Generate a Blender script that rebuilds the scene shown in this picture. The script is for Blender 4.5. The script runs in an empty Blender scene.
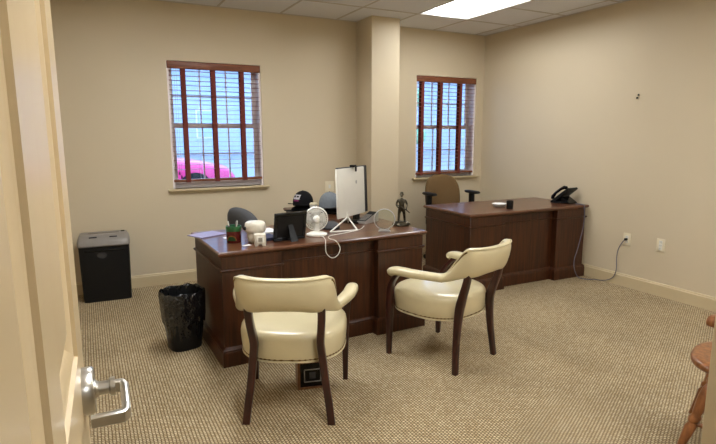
import bpy, bmesh, math, random
from mathutils import Vector, Matrix
random.seed(7)
C = bpy.context.scene.collection
SC = bpy.context.scene
PI = math.pi
R = math.radians

# ------------------------------------------------------------------ camera
cam_d = bpy.data.cameras.new('camera'); cam = bpy.data.objects.new('camera', cam_d); C.objects.link(cam)
cam_d.sensor_width = 36; cam_d.lens = 522.58 / 716 * 36; cam_d.clip_start = 0.01
yaw, pitch, roll = 0.47839, 0.16553, -0.0016
F = Vector((math.sin(yaw)*math.cos(pitch), math.cos(yaw)*math.cos(pitch), -math.sin(pitch)))
Rt = Vector((math.cos(yaw), -math.sin(yaw), 0)); Up = Rt.cross(F)
R2 = Rt*math.cos(roll) + Up*math.sin(roll); U2 = -Rt*math.sin(roll) + Up*math.cos(roll)
m = Matrix((R2, U2, -F)).transposed().to_4x4(); m.translation = Vector((0, 0, 1.454))
cam.matrix_world = m
SC.camera = cam

# ------------------------------------------------------------------ world, exposure
w = bpy.data.worlds.new('overcast_sky'); SC.world = w; w.use_nodes = True
nt = w.node_tree; nt.nodes.clear()
bg = nt.nodes.new('ShaderNodeBackground'); out = nt.nodes.new('ShaderNodeOutputWorld')
bg.inputs[0].default_value = (0.36, 0.58, 1.0, 1); bg.inputs[1].default_value = 1.85
nt.links.new(bg.outputs[0], out.inputs[0])
SC.view_settings.view_transform = 'Standard'; SC.view_settings.look = 'None'
SC.view_settings.gamma = 1; SC.view_settings.use_curve_mapping = False
SC.view_settings.exposure = 1.58
LAMP = 14.0            # ceiling-light diffuser strength

# ------------------------------------------------------------------ materials
def rgb(r, g, b):
    f = lambda c: (c/255/12.92) if c/255 <= .04045 else ((c/255+.055)/1.055)**2.4
    return (f(r), f(g), f(b), 1)
MATS = {}
def mat(name, col, rough=.5, metal=0., spec=.5, coat=0., coat_rough=.1, var=0., vscale=20., bump=0., bscale=200., col2=None,
        stretch=(1, 1, 1), trans=0., ior=1.45, alpha=1., emit=0., sheen=0., detail=4., bdist=.002):
    mt = bpy.data.materials.new(name); mt.use_nodes = True; MATS[name] = mt
    n = mt.node_tree; b = n.nodes['Principled BSDF']
    b.inputs['Base Color'].default_value = col; b.inputs['Roughness'].default_value = rough; b.inputs['Metallic'].default_value = metal
    b.inputs['Specular IOR Level'].default_value = spec; b.inputs['Coat Weight'].default_value = coat; b.inputs['Coat Roughness'].default_value = coat_rough
    b.inputs['Transmission Weight'].default_value = trans; b.inputs['IOR'].default_value = ior; b.inputs['Sheen Weight'].default_value = sheen
    if emit:
        b.inputs['Emission Color'].default_value = col; b.inputs['Emission Strength'].default_value = emit
    tc = n.nodes.new('ShaderNodeTexCoord'); mp = n.nodes.new('ShaderNodeMapping'); mp.inputs['Scale'].default_value = stretch
    n.links.new(tc.outputs['Object'], mp.inputs[0])
    if var or col2:
        no = n.nodes.new('ShaderNodeTexNoise'); no.inputs['Scale'].default_value = vscale; no.inputs['Detail'].default_value = detail
        n.links.new(mp.outputs[0], no.inputs['Vector'])
        cr = n.nodes.new('ShaderNodeValToRGB'); cr.color_ramp.elements[0].position = .3; cr.color_ramp.elements[1].position = .7
        c2 = col2 or tuple(c*(1-var) for c in col[:3]) + (1,)
        cr.color_ramp.elements[0].color = c2; cr.color_ramp.elements[1].color = col
        n.links.new(no.outputs['Fac'], cr.inputs[0]); n.links.new(cr.outputs[0], b.inputs['Base Color'])
    if bump:
        nb = n.nodes.new('ShaderNodeTexNoise'); nb.inputs['Scale'].default_value = bscale; n.links.new(mp.outputs[0], nb.inputs['Vector'])
        bu = n.nodes.new('ShaderNodeBump'); bu.inputs['Strength'].default_value = bump; bu.inputs['Distance'].default_value = bdist
        n.links.new(nb.outputs['Fac'], bu.inputs['Height']); n.links.new(bu.outputs[0], b.inputs['Normal'])
    return mt
WALL = mat('wall_paint', rgb(206, 191, 163), .55, spec=.3, var=.03, vscale=1.3, bump=.06, bscale=260)
TRIM = mat('trim_paint', rgb(200, 182, 146), .4, var=.03, vscale=3)
DOORP = mat('door_paint', rgb(198, 176, 138), .30, spec=.5, var=.02, vscale=4)
CEILP = mat('ceiling_tile', rgb(228, 229, 234), .9, spec=.1, var=.1, vscale=160, bump=.3, bscale=220)
GRIDM = mat('ceiling_grid_metal', rgb(190, 184, 178), .6)
WHITEP = mat('white_window_paint', rgb(236, 226, 226), .4, var=.02)
WOOD = mat('mahogany', rgb(80, 42, 19), .38, spec=.45, coat=.12, coat_rough=.25, col2=rgb(46, 23, 10), vscale=6, stretch=(9, 9, .5), detail=6)
WOODT = mat('mahogany_top', rgb(106, 66, 40), .32, spec=.5, coat=.45, coat_rough=.12, col2=rgb(72, 38, 23), vscale=5, stretch=(.6, 10, 10), detail=6)
CHWOOD = mat('dark_chair_wood', rgb(64, 24, 16), .3, coat=.4, coat_rough=.2, col2=rgb(34, 12, 9), vscale=8, stretch=(6, 6, .8))
LEATHER = mat('cream_leather', rgb(214, 201, 163), .30, spec=.6, coat=.5, coat_rough=.12, var=.06, vscale=9, bump=.12, bscale=330)
BRASS = mat('antique_brass_nail', rgb(120, 92, 50), .35, metal=.9, var=.2)
BLIND = mat('blind_wood', rgb(134, 78, 48), .45, col2=rgb(104, 58, 36), vscale=6, stretch=(1, 12, 12))
SLATM = mat('blind_slat_wood', rgb(150, 92, 74), .4, var=.15, vscale=6, stretch=(1, 12, 12))
TAPE = mat('blind_tape_cloth', rgb(120, 62, 54), .9, spec=.1, var=.15, vscale=300)
BLACKP = mat('black_plastic', rgb(18, 18, 19), .45, spec=.35, var=.15, vscale=30)
GLOSSK = mat('gloss_black_plastic', rgb(11, 11, 13), .22, spec=.4, var=.1)
GREYP = mat('grey_plastic', rgb(136, 130, 124), .38, var=.06)
BAG = mat('black_bin_liner', rgb(24, 24, 25), .25, spec=.8, var=.3, vscale=14, bump=1., bscale=22, bdist=.02)
WPLAST = mat('white_plastic', rgb(226, 224, 216), .35, var=.03)
IVORY = mat('ivory_plastic', rgb(226, 214, 186), .4, var=.03)
PAPERM = mat('white_paper', rgb(232, 230, 228), .8, var=.03)
LAVP = mat('lavender_folder', rgb(150, 144, 176), .5, var=.04)
NAVY = mat('navy_cover', rgb(36, 42, 70), .5, var=.1)
NICKEL = mat('satin_nickel', rgb(198, 194, 186), .28, metal=1., var=.05, vscale=40)
BRONZE = mat('pewter_bronze', rgb(92, 84, 68), .38, metal=.85, col2=rgb(30, 27, 22), vscale=38)
CABLEG = mat('grey_cable', rgb(104, 102, 116), .5, var=.05)
CABLEW = mat('white_cable', rgb(226, 224, 218), .45, var=.03)
OAK = mat('honey_oak', rgb(152, 96, 52), .3, coat=.3, col2=rgb(100, 58, 30), vscale=6, stretch=(8, 8, 1))
MAROON = mat('maroon_ceramic', rgb(88, 26, 24), .25, var=.1)
GREENC = mat('green_ceramic', rgb(46, 110, 58), .3, col2=rgb(34, 78, 42), vscale=30)
TAN = mat('tan_ceramic', rgb(168, 112, 60), .35, var=.08)
CERAM = mat('white_ceramic', rgb(226, 220, 206), .3, col2=rgb(196, 188, 172), vscale=22)
GREYPAN = mat('grey_panel', rgb(150, 146, 136), .4, var=.1)
BFAB = mat('black_cap_cloth', rgb(20, 19, 21), .85, spec=.2, var=.2, vscale=80, bump=.2, bscale=500)
GFAB = mat('grey_cap_cloth', rgb(126, 132, 138), .75, spec=.3, var=.15, vscale=60, bump=.2, bscale=500)
MAG = mat('magenta_thread', rgb(150, 40, 110), .8, var=.1)
WTHR = mat('white_thread', rgb(230, 226, 230), .8, var=.05)
MESHG = mat('grey_mesh_fabric', rgb(84, 84, 86), .8, spec=.2, var=.25, vscale=200, bump=.2, bscale=400)
BROWNF = mat('brown_fabric', rgb(110, 86, 56), .9, spec=.2, var=.15, vscale=150, bump=.2, bscale=400)
DARKSC = mat('dark_screen_plastic', rgb(30, 34, 46), .35, var=.1)
SILV = mat('silver_plastic', rgb(190, 188, 186), .3, metal=.5, var=.04)
BOXW = mat('brown_box_wood', rgb(140, 98, 60), .45, col2=rgb(88, 52, 28), vscale=8, stretch=(6, 6, 1))
LOGOG = mat('grey_logo', rgb(168, 168, 166), .3, var=.03)
DIFF = mat('lamp_diffuser', (.955, .985, 1.0, 1), .6, emit=LAMP)
DIFF2 = mat('lamp_diffuser_dimmer', (.955, .985, 1.0, 1), .6, emit=LAMP*.62)
REFL = mat('lamp_reflector', rgb(238, 240, 246), .35, var=.02)
CRYSTAL = mat('clear_crystal', (1, 1, 1, 1), .02, trans=1., ior=1.46)
WING = mat('frosted_crystal', rgb(240, 240, 240), .35, trans=.6, ior=1.46)
ASPH = mat('asphalt', rgb(150, 150, 152), .9, var=.15, vscale=3)
SIDING = mat('pale_siding', rgb(190, 195, 206), .7, var=.08, vscale=4)
ROOFM = mat('roof_shingle', rgb(120, 112, 110), .9, var=.3, vscale=20)
LEAF = mat('foliage', rgb(168, 204, 160), .8, col2=rgb(120, 164, 130), vscale=5)
BARK = mat('bark', rgb(96, 82, 70), .9, var=.3, vscale=12)
CARP = mat('magenta_car_paint', rgb(226, 44, 116), .3, coat=.4, var=.03)
CARG = mat('car_glass', rgb(128, 146, 166), .08, var=.05)
TYRE = mat('tyre_rubber', rgb(24, 24, 25), .8, var=.1)
DARKG2 = mat('smoked_window', rgb(58, 58, 60), .12, var=.1)
DARKG = mat('window_dark_glass', rgb(176, 190, 212), .08, var=.1)

def pane_glass():
    mt = bpy.data.materials.new('window_glass'); mt.use_nodes = True; n = mt.node_tree; n.nodes.clear()
    o = n.nodes.new('ShaderNodeOutputMaterial'); mx = n.nodes.new('ShaderNodeMixShader'); t = n.nodes.new('ShaderNodeBsdfTransparent')
    g = n.nodes.new('ShaderNodeBsdfGlossy'); g.inputs['Roughness'].default_value = .02; fr = n.nodes.new('ShaderNodeFresnel'); fr.inputs[0].default_value = 1.45
    t.inputs[0].default_value = (.95, .98, .98, 1)
    n.links.new(fr.outputs[0], mx.inputs[0]); n.links.new(t.outputs[0], mx.inputs[1]); n.links.new(g.outputs[0], mx.inputs[2]); n.links.new(mx.outputs[0], o.inputs[0])
    return mt
PANE = pane_glass()

def carpet_mat():
    mt = bpy.data.materials.new('loop_carpet'); mt.use_nodes = True; n = mt.node_tree; b = n.nodes['Principled BSDF']
    L = n.links.new
    b.inputs['Roughness'].default_value = .95; b.inputs['Specular IOR Level'].default_value = .1
    tc = n.nodes.new('ShaderNodeTexCoord')
    br = n.nodes.new('ShaderNodeTexBrick'); br.offset = .5; br.squash = 1
    br.inputs['Scale'].default_value = 1.0; br.inputs['Brick Width'].default_value = .016; br.inputs['Row Height'].default_value = .016
    br.inputs['Mortar Size'].default_value = .0034; br.inputs['Mortar Smooth'].default_value = .5; br.inputs['Bias'].default_value = 0
    br.inputs['Color1'].default_value = rgb(212, 194, 160); br.inputs['Color2'].default_value = rgb(182, 160, 124); br.inputs['Mortar'].default_value = rgb(112, 94, 68)
    mp = n.nodes.new('ShaderNodeMapping'); mp.inputs['Rotation'].default_value = (0, 0, R(90))
    nz = n.nodes.new('ShaderNodeTexNoise'); nz.inputs['Scale'].default_value = 30
    vm = n.nodes.new('ShaderNodeVectorMath'); vm.operation = 'SCALE'; vm.inputs['Scale'].default_value = .006
    ad = n.nodes.new('ShaderNodeVectorMath'); ad.operation = 'ADD'
    L(tc.outputs['Object'], nz.inputs['Vector']); L(nz.outputs['Color'], vm.inputs[0]); L(tc.outputs['Object'], ad.inputs[0]); L(vm.outputs[0], ad.inputs[1])
    L(ad.outputs[0], mp.inputs[0]); L(mp.outputs[0], br.inputs['Vector'])
    n2 = n.nodes.new('ShaderNodeTexNoise'); n2.inputs['Scale'].default_value = 2.2; n2.inputs['Detail'].default_value = 5; L(tc.outputs['Object'], n2.inputs['Vector'])
    n3 = n.nodes.new('ShaderNodeTexNoise'); n3.inputs['Scale'].default_value = 90; n3.inputs['Detail'].default_value = 3; L(tc.outputs['Object'], n3.inputs['Vector'])
    m1 = n.nodes.new('ShaderNodeMix'); m1.data_type = 'RGBA'; m1.blend_type = 'MULTIPLY'; m1.inputs[0].default_value = 1
    r1 = n.nodes.new('ShaderNodeMapRange'); r1.inputs[1].default_value = .3; r1.inputs[2].default_value = .7; r1.inputs[3].default_value = .88; r1.inputs[4].default_value = 1.06
    L(n2.outputs['Fac'], r1.inputs[0])
    r2 = n.nodes.new('ShaderNodeMapRange'); r2.inputs[1].default_value = .3; r2.inputs[2].default_value = .7; r2.inputs[3].default_value = .78; r2.inputs[4].default_value = 1.18
    L(n3.outputs['Fac'], r2.inputs[0])
    mm = n.nodes.new('ShaderNodeMath'); mm.operation = 'MULTIPLY'; L(r1.outputs[0], mm.inputs[0]); L(r2.outputs[0], mm.inputs[1])
    L(br.outputs['Color'], m1.inputs[6]); L(mm.outputs[0], m1.inputs[7]); L(m1.outputs[2], b.inputs['Base Color'])
    bu = n.nodes.new('ShaderNodeBump'); bu.inputs['Strength'].default_value = .6; bu.inputs['Distance'].default_value = .004; bu.invert = True
    L(br.outputs['Fac'], bu.inputs['Height']); L(bu.outputs[0], b.inputs['Normal'])
    return mt
CARPET = carpet_mat()

# ------------------------------------------------------------------ mesh helpers
def box(bm, x0, x1, y0, y1, z0, z1, bev=0., seg=2, M=None):
    r = bmesh.ops.create_cube(bm, size=1)
    vs = r['verts']
    for v in vs:
        v.co = Vector(((x0+x1)/2 + v.co.x*(x1-x0), (y0+y1)/2 + v.co.y*(y1-y0), (z0+z1)/2 + v.co.z*(z1-z0)))
    if bev:
        es = list({e for v in vs for e in v.link_edges})
        rr = bmesh.ops.bevel(bm, geom=es, offset=bev, segments=seg, affect='EDGES', profile=.5)
        vs = list({v for f in rr['faces'] for v in f.verts} | {v for v in vs if v.is_valid})
    if M is not None:
        for v in vs: v.co = M @ v.co
    return vs
def loft(bm, rings, closed=False, cap=True):
    vr = [[bm.verts.new(p) for p in r] for r in rings]
    n = len(vr[0]); k = len(vr)
    for i in range(k if closed else k-1):
        a, b = vr[i], vr[(i+1) % k]
        for j in range(n):
            bm.faces.new((a[j], a[(j+1) % n], b[(j+1) % n], b[j]))
    if cap and not closed:
        bm.faces.new(vr[0][::-1]); bm.faces.new(vr[-1])
    return [v for r in vr for v in r]
def circ(c, r, n=16, nrm=Vector((0, 0, 1)), up=None):
    nrm = Vector(nrm).normalized(); a = up or (Vector((1, 0, 0)) if abs(nrm.x) < .9 else Vector((0, 1, 0)))
    u = (a - nrm*a.dot(nrm)).normalized(); v = nrm.cross(u)
    return [Vector(c) + u*r*math.cos(2*PI*i/n) + v*r*math.sin(2*PI*i/n) for i in range(n)]
def smooth_path(pts, sub=6):
    pts = [Vector(p) for p in pts]; o = []
    for i in range(len(pts)-1):
        p0 = pts[max(i-1, 0)]; p1 = pts[i]; p2 = pts[i+1]; p3 = pts[min(i+2, len(pts)-1)]
        for k in range(sub):
            t = k/sub
            o.append(.5*((2*p1) + (p2-p0)*t + (2*p0-5*p1+4*p2-p3)*t*t + (3*p1-p0-3*p2+p3)*t**3))
    o.append(pts[-1]); return o
def tube(bm, pts, r, n=10, sub=0, closed=False):
    if sub: pts = smooth_path(pts, sub)
    pts = [Vector(p) for p in pts]; k = len(pts); rings = []
    up = None
    for i, p in enumerate(pts):
        if closed: t = pts[(i+1) % k] - pts[i-1]
        else: t = pts[min(i+1, k-1)] - pts[max(i-1, 0)]
        t.normalize()
        if up is None: up = Vector((0, 0, 1)) if abs(t.z) < .9 else Vector((1, 0, 0))
        up = (up - t*up.dot(t)).normalized()
        rr = r[i] if isinstance(r, (list, tuple)) else r
        rings.append(circ(p, rr, n, t, up))
    return loft(bm, rings, closed)
def lathe(bm, prof, n=32, c=(0, 0, 0), M=None, cap=True):
    rings = [[Vector((c[0]+r*math.cos(2*PI*i/n), c[1]+r*math.sin(2*PI*i/n), c[2]+z)) for i in range(n)] for r, z in prof]
    if M is not None: rings = [[M @ p for p in r] for r in rings]
    return loft(bm, rings, cap=cap)
def prism(bm, poly, axis, a, b, bev=0.):
    """poly: list of 2-D points; axis 'x','y','z' extrusion from a to b"""
    def P(u, v, t): return {'x': (t, u, v), 'y': (u, t, v), 'z': (u, v, t)}[axis]
    vs = loft(bm, [[Vector(P(u, v, a)) for u, v in poly], [Vector(P(u, v, b)) for u, v in poly]])
    if bev:
        es = list({e for v in vs for e in v.link_edges})
        bmesh.ops.bevel(bm, geom=es, offset=bev, segments=2, affect='EDGES')
    return vs
def sup(a, b, e, n=24):
    """superellipse outline points"""
    o = []
    for i in range(n):
        t = 2*PI*i/n; c, s = math.cos(t), math.sin(t)
        o.append((a*math.copysign(abs(c)**(2/e), c), b*math.copysign(abs(s)**(2/e), s)))
    return o
def obj(name, bm, m, parent=None, label=None, sharp=40, smooth=True, kind=None):
    bmesh.ops.recalc_face_normals(bm, faces=bm.faces[:])
    me = bpy.data.meshes.new(name); bm.to_mesh(me); bm.free()
    me.materials.append(m)
    if smooth:
        me.polygons.foreach_set('use_smooth', [True]*len(me.polygons)); me.set_sharp_from_angle(angle=R(sharp))
    o = bpy.data.objects.new(name, me); C.objects.link(o)
    if parent: o.parent = parent
    if label: o['label'] = label
    if kind: o['kind'] = kind
    return o
def B(): return bmesh.new()
def thing(name, label, cat, loc=(0, 0, 0), rz=0., group=None):
    o = bpy.data.objects.new(name, None); C.objects.link(o); o.location = loc; o.rotation_euler = (0, 0, rz)
    o.empty_display_size = .05
    o['label'] = label; o['category'] = cat
    if group: o['group'] = group
    return o
def tag(o, label, cat, group=None):
    o['label'] = label; o['category'] = cat
    if group: o['group'] = group
    return o
def struct(name, bm, m, parent=None, **k):
    return obj(name, bm, m, parent, kind='structure', **k)
def dup(root, loc, rz, label, scale=None):
    r = root.copy(); C.objects.link(r); r.location = loc; r.rotation_euler = (0, 0, rz); r['label'] = label
    if scale: r.scale = scale
    for ch in list(root.children):
        c = ch.copy(); C.objects.link(c); c.parent = r
        for g in list(ch.children):
            d = g.copy(); C.objects.link(d); d.parent = c
    return r

# ------------------------------------------------------------------ room shell
XL, XR, YB, YF, H = -.62, 4.55, 5.313, .12, 2.668
bm = B(); box(bm, XL-.15, XR+.15, -3.15, YB+.18, -.12, 0); struct('floor', bm, CARPET)
TX0, TS = 1.2358, .6283
LIGHTS = [(TX0+3*TS, YB-.6275), (TX0+3*TS, YB-.6275-5*TS), (TX0-TS, YB-.6275-TS), (TX0-TS, YB-.6275-5*TS), (.5, -1.2)]   # left edge, far edge of each 2x4 fixture
bm = B(); HX = TS/2-.004; HY = TS-.004
holes = [(x+TS/2-HX, x+TS/2+HX, y-TS-HY, y-TS+HY) for x, y in LIGHTS]
gxs = sorted({XL-.15, XR+.15, *[h_ for q in holes for h_ in q[:2]]}); gys = sorted({-3.15, YB+.18, *[h_ for q in holes for h_ in q[2:]]})
cv = {}
def cvt(x, y): return cv.setdefault((x, y), bm.verts.new((x, y, H))) if (x, y) not in cv else cv[(x, y)]
for xa, xb in zip(gxs, gxs[1:]):
    for ya, yb in zip(gys, gys[1:]):
        xm, ym = (xa+xb)/2, (ya+yb)/2
        if any(q[0] < xm < q[1] and q[2] < ym < q[3] for q in holes): continue
        bm.faces.new((cvt(xa, ya), cvt(xb, ya), cvt(xb, yb), cvt(xa, yb)))
box(bm, XL-.15, XR+.15, -3.15, YB+.18, H+.16, H+.2)
for q in ((XL-.15, XL-.12, -3.15, YB+.18), (XR+.12, XR+.15, -3.15, YB+.18), (XL-.15, XR+.15, -3.15, -3.12), (XL-.15, XR+.15, YB+.15, YB+.18)): box(bm, *q, H, H+.16)
struct('ceiling', bm, CEILP, smooth=False)
# back wall with two window openings
WZ0, WZ1 = .936, 2.145
OPEN = [(.738, 1.645), (3.535, 4.437)]
bm = B()
xs = [XL-.15, OPEN[0][0], OPEN[0][1], OPEN[1][0], OPEN[1][1], XR+.15]; zs = [0, WZ0, WZ1, H]
vid = {}
def wv(i, j, y):
    k = (i, j, y)
    if k not in vid: vid[k] = bm.verts.new((xs[i], y, zs[j]))
    return vid[k]
hole = lambda i, j: j == 1 and i in (1, 3)
for i in range(5):
    for j in range(3):
        if hole(i, j):
            for a, b in (((i, j), (i+1, j)), ((i+1, j), (i+1, j+1)), ((i+1, j+1), (i, j+1)), ((i, j+1), (i, j))):
                bm.faces.new((wv(*a, YB), wv(*b, YB), wv(*b, YB+.18), wv(*a, YB+.18)))
        else:
            for y in (YB, YB+.18):
                bm.faces.new((wv(i, j, y), wv(i+1, j, y), wv(i+1, j+1, y), wv(i, j+1, y)))
for i in range(5):
    for j in (0, 3): bm.faces.new((wv(i, j, YB), wv(i+1, j, YB), wv(i+1, j, YB+.18), wv(i, j, YB+.18)))
for j in range(3):
    for i in (0, 5): bm.faces.new((wv(i, j, YB), wv(i, j+1, YB), wv(i, j+1, YB+.18), wv(i, j, YB+.18)))
struct('wall_back', bm, WALL, smooth=False)
bm = B(); box(bm, XR, XR+.15, -3.15, YB, 0, H); struct('wall_right', bm, WALL)
bm = B(); box(bm, XL-.15, XL, -3.15, YB, 0, H); struct('wall_left', bm, WALL)
bm = B(); box(bm, XL, -.085, 0, YF, 0, H); box(bm, -.085, .90, 0, YF, 2.12, H); box(bm, .90, XR, 0, YF, 0, H)
struct('wall_front', bm, WALL)
bm = B(); box(bm, 1.0, 1.14, YF, .512, 0, H, .004); struct('wall_entry', bm, WALL)
bm = B(); box(bm, XL, XR, -3.15, -3.0, 0, H); struct('wall_hall', bm, WALL)
# column
bm = B(); box(bm, 2.738, 3.08, 4.963, YB+.01, 0, H, .003); struct('wall_column', bm, WALL)
# baseboards: (profile depth, height)
BBP = [(0, 0), (.018, 0), (.018, .098), (.016, .103), (.009, .106), (.009, .114), (.004, .120), (0, .120)]
def bb_x(name, x0, x1, y, s=-1):
    b = B(); prism(b, [(y+s*d, z) for d, z in BBP], 'x', x0, x1); struct(name, b, TRIM, sharp=20)
def bb_y(name, y0, y1, x, s=-1):
    b = B(); prism(b, [(x+s*d, z) for d, z in BBP], 'y', y0, y1); struct(name, b, TRIM, sharp=20)
bb_x('baseboard_back', XL, 2.738, YB); bb_x('baseboard_corner', 3.08, XR, YB)
bb_y('baseboard_right', YF, YB, XR); bb_y('baseboard_left', YF, YB, XL, 1); bb_x('baseboard_column', 2.738, 3.08, 4.963)
# ceiling grid
bm = B()
gx = [TX0+TS*i for i in range(-3, 6)]; gy = [YB-.6275-TS*i for i in range(0, 9)]
def spans(lo, hi, cuts):
    o = []; 
    for a, b_ in sorted(cuts):
        if a > lo: o.append((lo, a))
        lo = max(lo, b_)
    if lo < hi: o.append((lo, hi))
    return o
for x in gx:
    if XL < x < XR:
        for a, b_ in spans(YF, YB, []): box(bm, x-.0105, x+.0105, a, b_, H-.004, H-.0005)
for y in gy:
    for a, b_ in spans(XL, XR, [(q[0], q[1]) for q in holes if q[2]+.05 < y < q[3]-.05]): box(bm, a, b_, y-.0105, y+.0105, H-.0045, H-.0005)
for a in ((XL, XL+.02, YF, YB), (XR-.02, XR, YF, YB), (XL, XR, YB-.02, YB), (XL, XR, YF, YF+.02)):
    box(bm, a[0], a[1], a[2], a[3], H-.005, H+.001)
struct('trim_1', bm, GRIDM)

# ------------------------------------------------------------------ windows
def window(idx, x0, x1):
    root = bpy.data.objects.new('window_%d' % idx, None); C.objects.link(root); root['kind'] = 'structure'
    root.location = (x0, YB, 0); W = x1-x0; z0, z1 = WZ0, WZ1
    b = B()
    for a in ((0, .022, .012, .178, z0, z1), (W-.022, W, .012, .178, z0, z1), (.022, W-.022, .012, .178, z1-.022, z1), (.022, W-.022, .075, .178, z0, z0+.03)):
        box(b, *a, .002, 1)
    obj('window_frame', b, WHITEP, root)
    zm = 1.542
    for (a0, a1, y) in ((z0+.03, zm+.018, .095), (zm-.018, z1-.022, .130)):
        s = B(); xa, xb = .022, W-.022
        box(s, xa, xa+.042, y, y+.03, a0, a1, .003, 1); box(s, xb-.042, xb, y, y+.03, a0, a1, .003, 1)
        box(s, xa+.042, xb-.042, y, y+.03, a0, a0+.045, .003, 1); box(s, xa+.042, xb-.042, y, y+.03, a1-.036, a1, .003, 1)
        for k in (1, 2):
            x = xa+.042+(xb-xa-.084)*k/3; box(s, x-.006, x+.006, y+.004, y+.026, a0+.045, a1-.036)
        zc = (a0+.045+a1-.036)/2; box(s, xa+.042, xb-.042, y+.005, y+.025, zc-.006, zc+.006)
        so = obj('sash', s, WHITEP, root)
        g = B(); box(g, xa+.04, xb-.04, y+.0135, y+.0165, a0+.04, a1-.03); obj('pane', g, PANE, so)
    s = B(); box(s, -.048, W+.048, -.045, 0, z0-.022, z0, .005); box(s, .001, W-.001, 0, .075, z0-.020, z0, .0)
    box(s, -.03, W+.03, -.016, 0, z0-.045, z0-.022, .003)
    obj('window_sill', s, TRIM, root)
    return root
def blind(x0, x1, tapes, label, zb=1.0, tassel=None):
    W = x1-x0-.01
    t = thing('window_blind', label, 'blind', (x0+.005, YB+.034, WZ0), 0, 'wooden blinds with wide cloth tapes'); z = lambda a: a-WZ0
    b = B(); box(b, 0, W-.0, -.034, -.016, z(2.074), z(2.142), .004); box(b, 0, W, -.016, .03, z(2.10), z(2.142)); obj('valance', b, BLIND, t)
    n = int((2.062-zb-.03)/.0445); b = B()
    for i in range(n):
        zz = z(2.055-.0445*i)
        vs = box(b, .012, W-.012, -.026, .025, zz-.0014, zz+.0014)
    obj('slats', b, SLATM, t)
    b = B(); box(b, .008, W-.008, -.027, .026, z(zb-.012), z(zb+.012), .004); obj('bottom_rail', b, BLIND, t)
    for tx in tapes:
        b = B(); x = tx-x0-.005
        for yy in (-.0285, .0265): box(b, x-.021, x+.021, yy-.0006, yy+.0012, z(zb-.016), z(2.085))
        box(b, x-.021, x+.021, -.0285, .0275, z(zb-.0175), z(zb-.0125)); obj('tape', b, TAPE, t)
    b = B()
    for x in (.30*W, .62*W): tube(b, [(x, -.0, z(zb)), (x, 0, z(2.1))], .0012, 5)
    obj('ladder_cord', b, WPLAST, t)
    if tassel:
        for dx, dz in ((0, 0), (.018, -.035)):
            b = B(); x = tassel-x0+dx; tube(b, [(x, -.036, z(2.1)), (x, -.037, z(1.1+dz))], .001, 5)
            cd = obj('lift_cord', b, TAPE, t)
            b = B(); lathe(b, [(.002, .03), (.006, .018), (.008, 0), (.006, -.004)], 10, (x, -.037, z(1.075+dz))); obj('tassel', b, BLACKP, cd)
    return t
window(1, *OPEN[0]); window(2, *OPEN[1])
blind(*OPEN[0], (.888, 1.171, 1.453), 'wooden blind with dark red tapes over the left window, behind the monitor desk', 1.012, .80)
blind(*OPEN[1], (3.632, 3.902, 4.199), 'wooden blind with red tapes over the right window above the brown office chair', .985)

# ------------------------------------------------------------------ ceiling lights
def troffer(x0, y1, label, dm=None):
    t = thing('ceiling_light', label, 'ceiling light', (x0+TS/2, y1-TS, H), 0, 'recessed fluorescent ceiling lights')
    hx, hy = HX-.001, HY-.001
    b = B()
    for a in ((-hx, hx, -hy, -hy+.014), (-hx, hx, hy-.014, hy), (-hx, -hx+.014, -hy+.014, hy-.014), (hx-.014, hx, -hy+.014, hy-.014)):
        box(b, a[0], a[1], a[2], a[3], -.001, .012, .001, 1)
    obj('frame', b, WPLAST, t)
    b = B(); ex = hx-.014; ey = hy-.014    # housing: curved side reflectors, back pan and end plates
    for s in (-1, 1):
        pr = [(s*ex, .004), (s*(ex-.03), .032), (s*(ex-.08), .062), (s*.13, .078), (s*.13, .082), (s*(ex-.03), .082), (s*ex, .082)]
        prism(b, pr, 'y', -ey, ey)
        box(b, -ex, ex, min(s*ey, s*(ey-.004)), max(s*ey, s*(ey-.004)), .004, .082)
    box(b, -.13, .13, -ey, ey, .078, .082)
    obj('reflector', b, REFL, t)
    b = B(); arc = [(.125*math.cos(PI*k/12), .074-.040*math.sin(PI*k/12)) for k in range(13)]
    prism(b, arc, 'y', -ey+.006, ey-.006)
    obj('diffuser', b, dm or DIFF, t)
    return t
troffer(*LIGHTS[4], 'unseen ceiling light added in the hall to brighten the door and its handle', DIFF2)  # unseen hall fixture, added so the lever handle and door leaf get brighter
troffer(TX0+3*TS, YB-.6275, 'recessed fluorescent ceiling light in the grid near the right corner', DIFF2)
troffer(TX0+3*TS, YB-.6275-5*TS, 'recessed fluorescent ceiling light over the right front of the room')
troffer(TX0-1*TS, YB-.6275-1*TS, 'recessed fluorescent ceiling light above the desk with the monitors')
troffer(TX0-1*TS, YB-.6275-5*TS, 'recessed fluorescent ceiling light just inside the door')

# ------------------------------------------------------------------ door (open leaf, hinge near the camera)
phi = R(1.75); KP = .063
droot = bpy.data.objects.new('door_1', None); C.objects.link(droot); droot['kind'] = 'structure'
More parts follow.
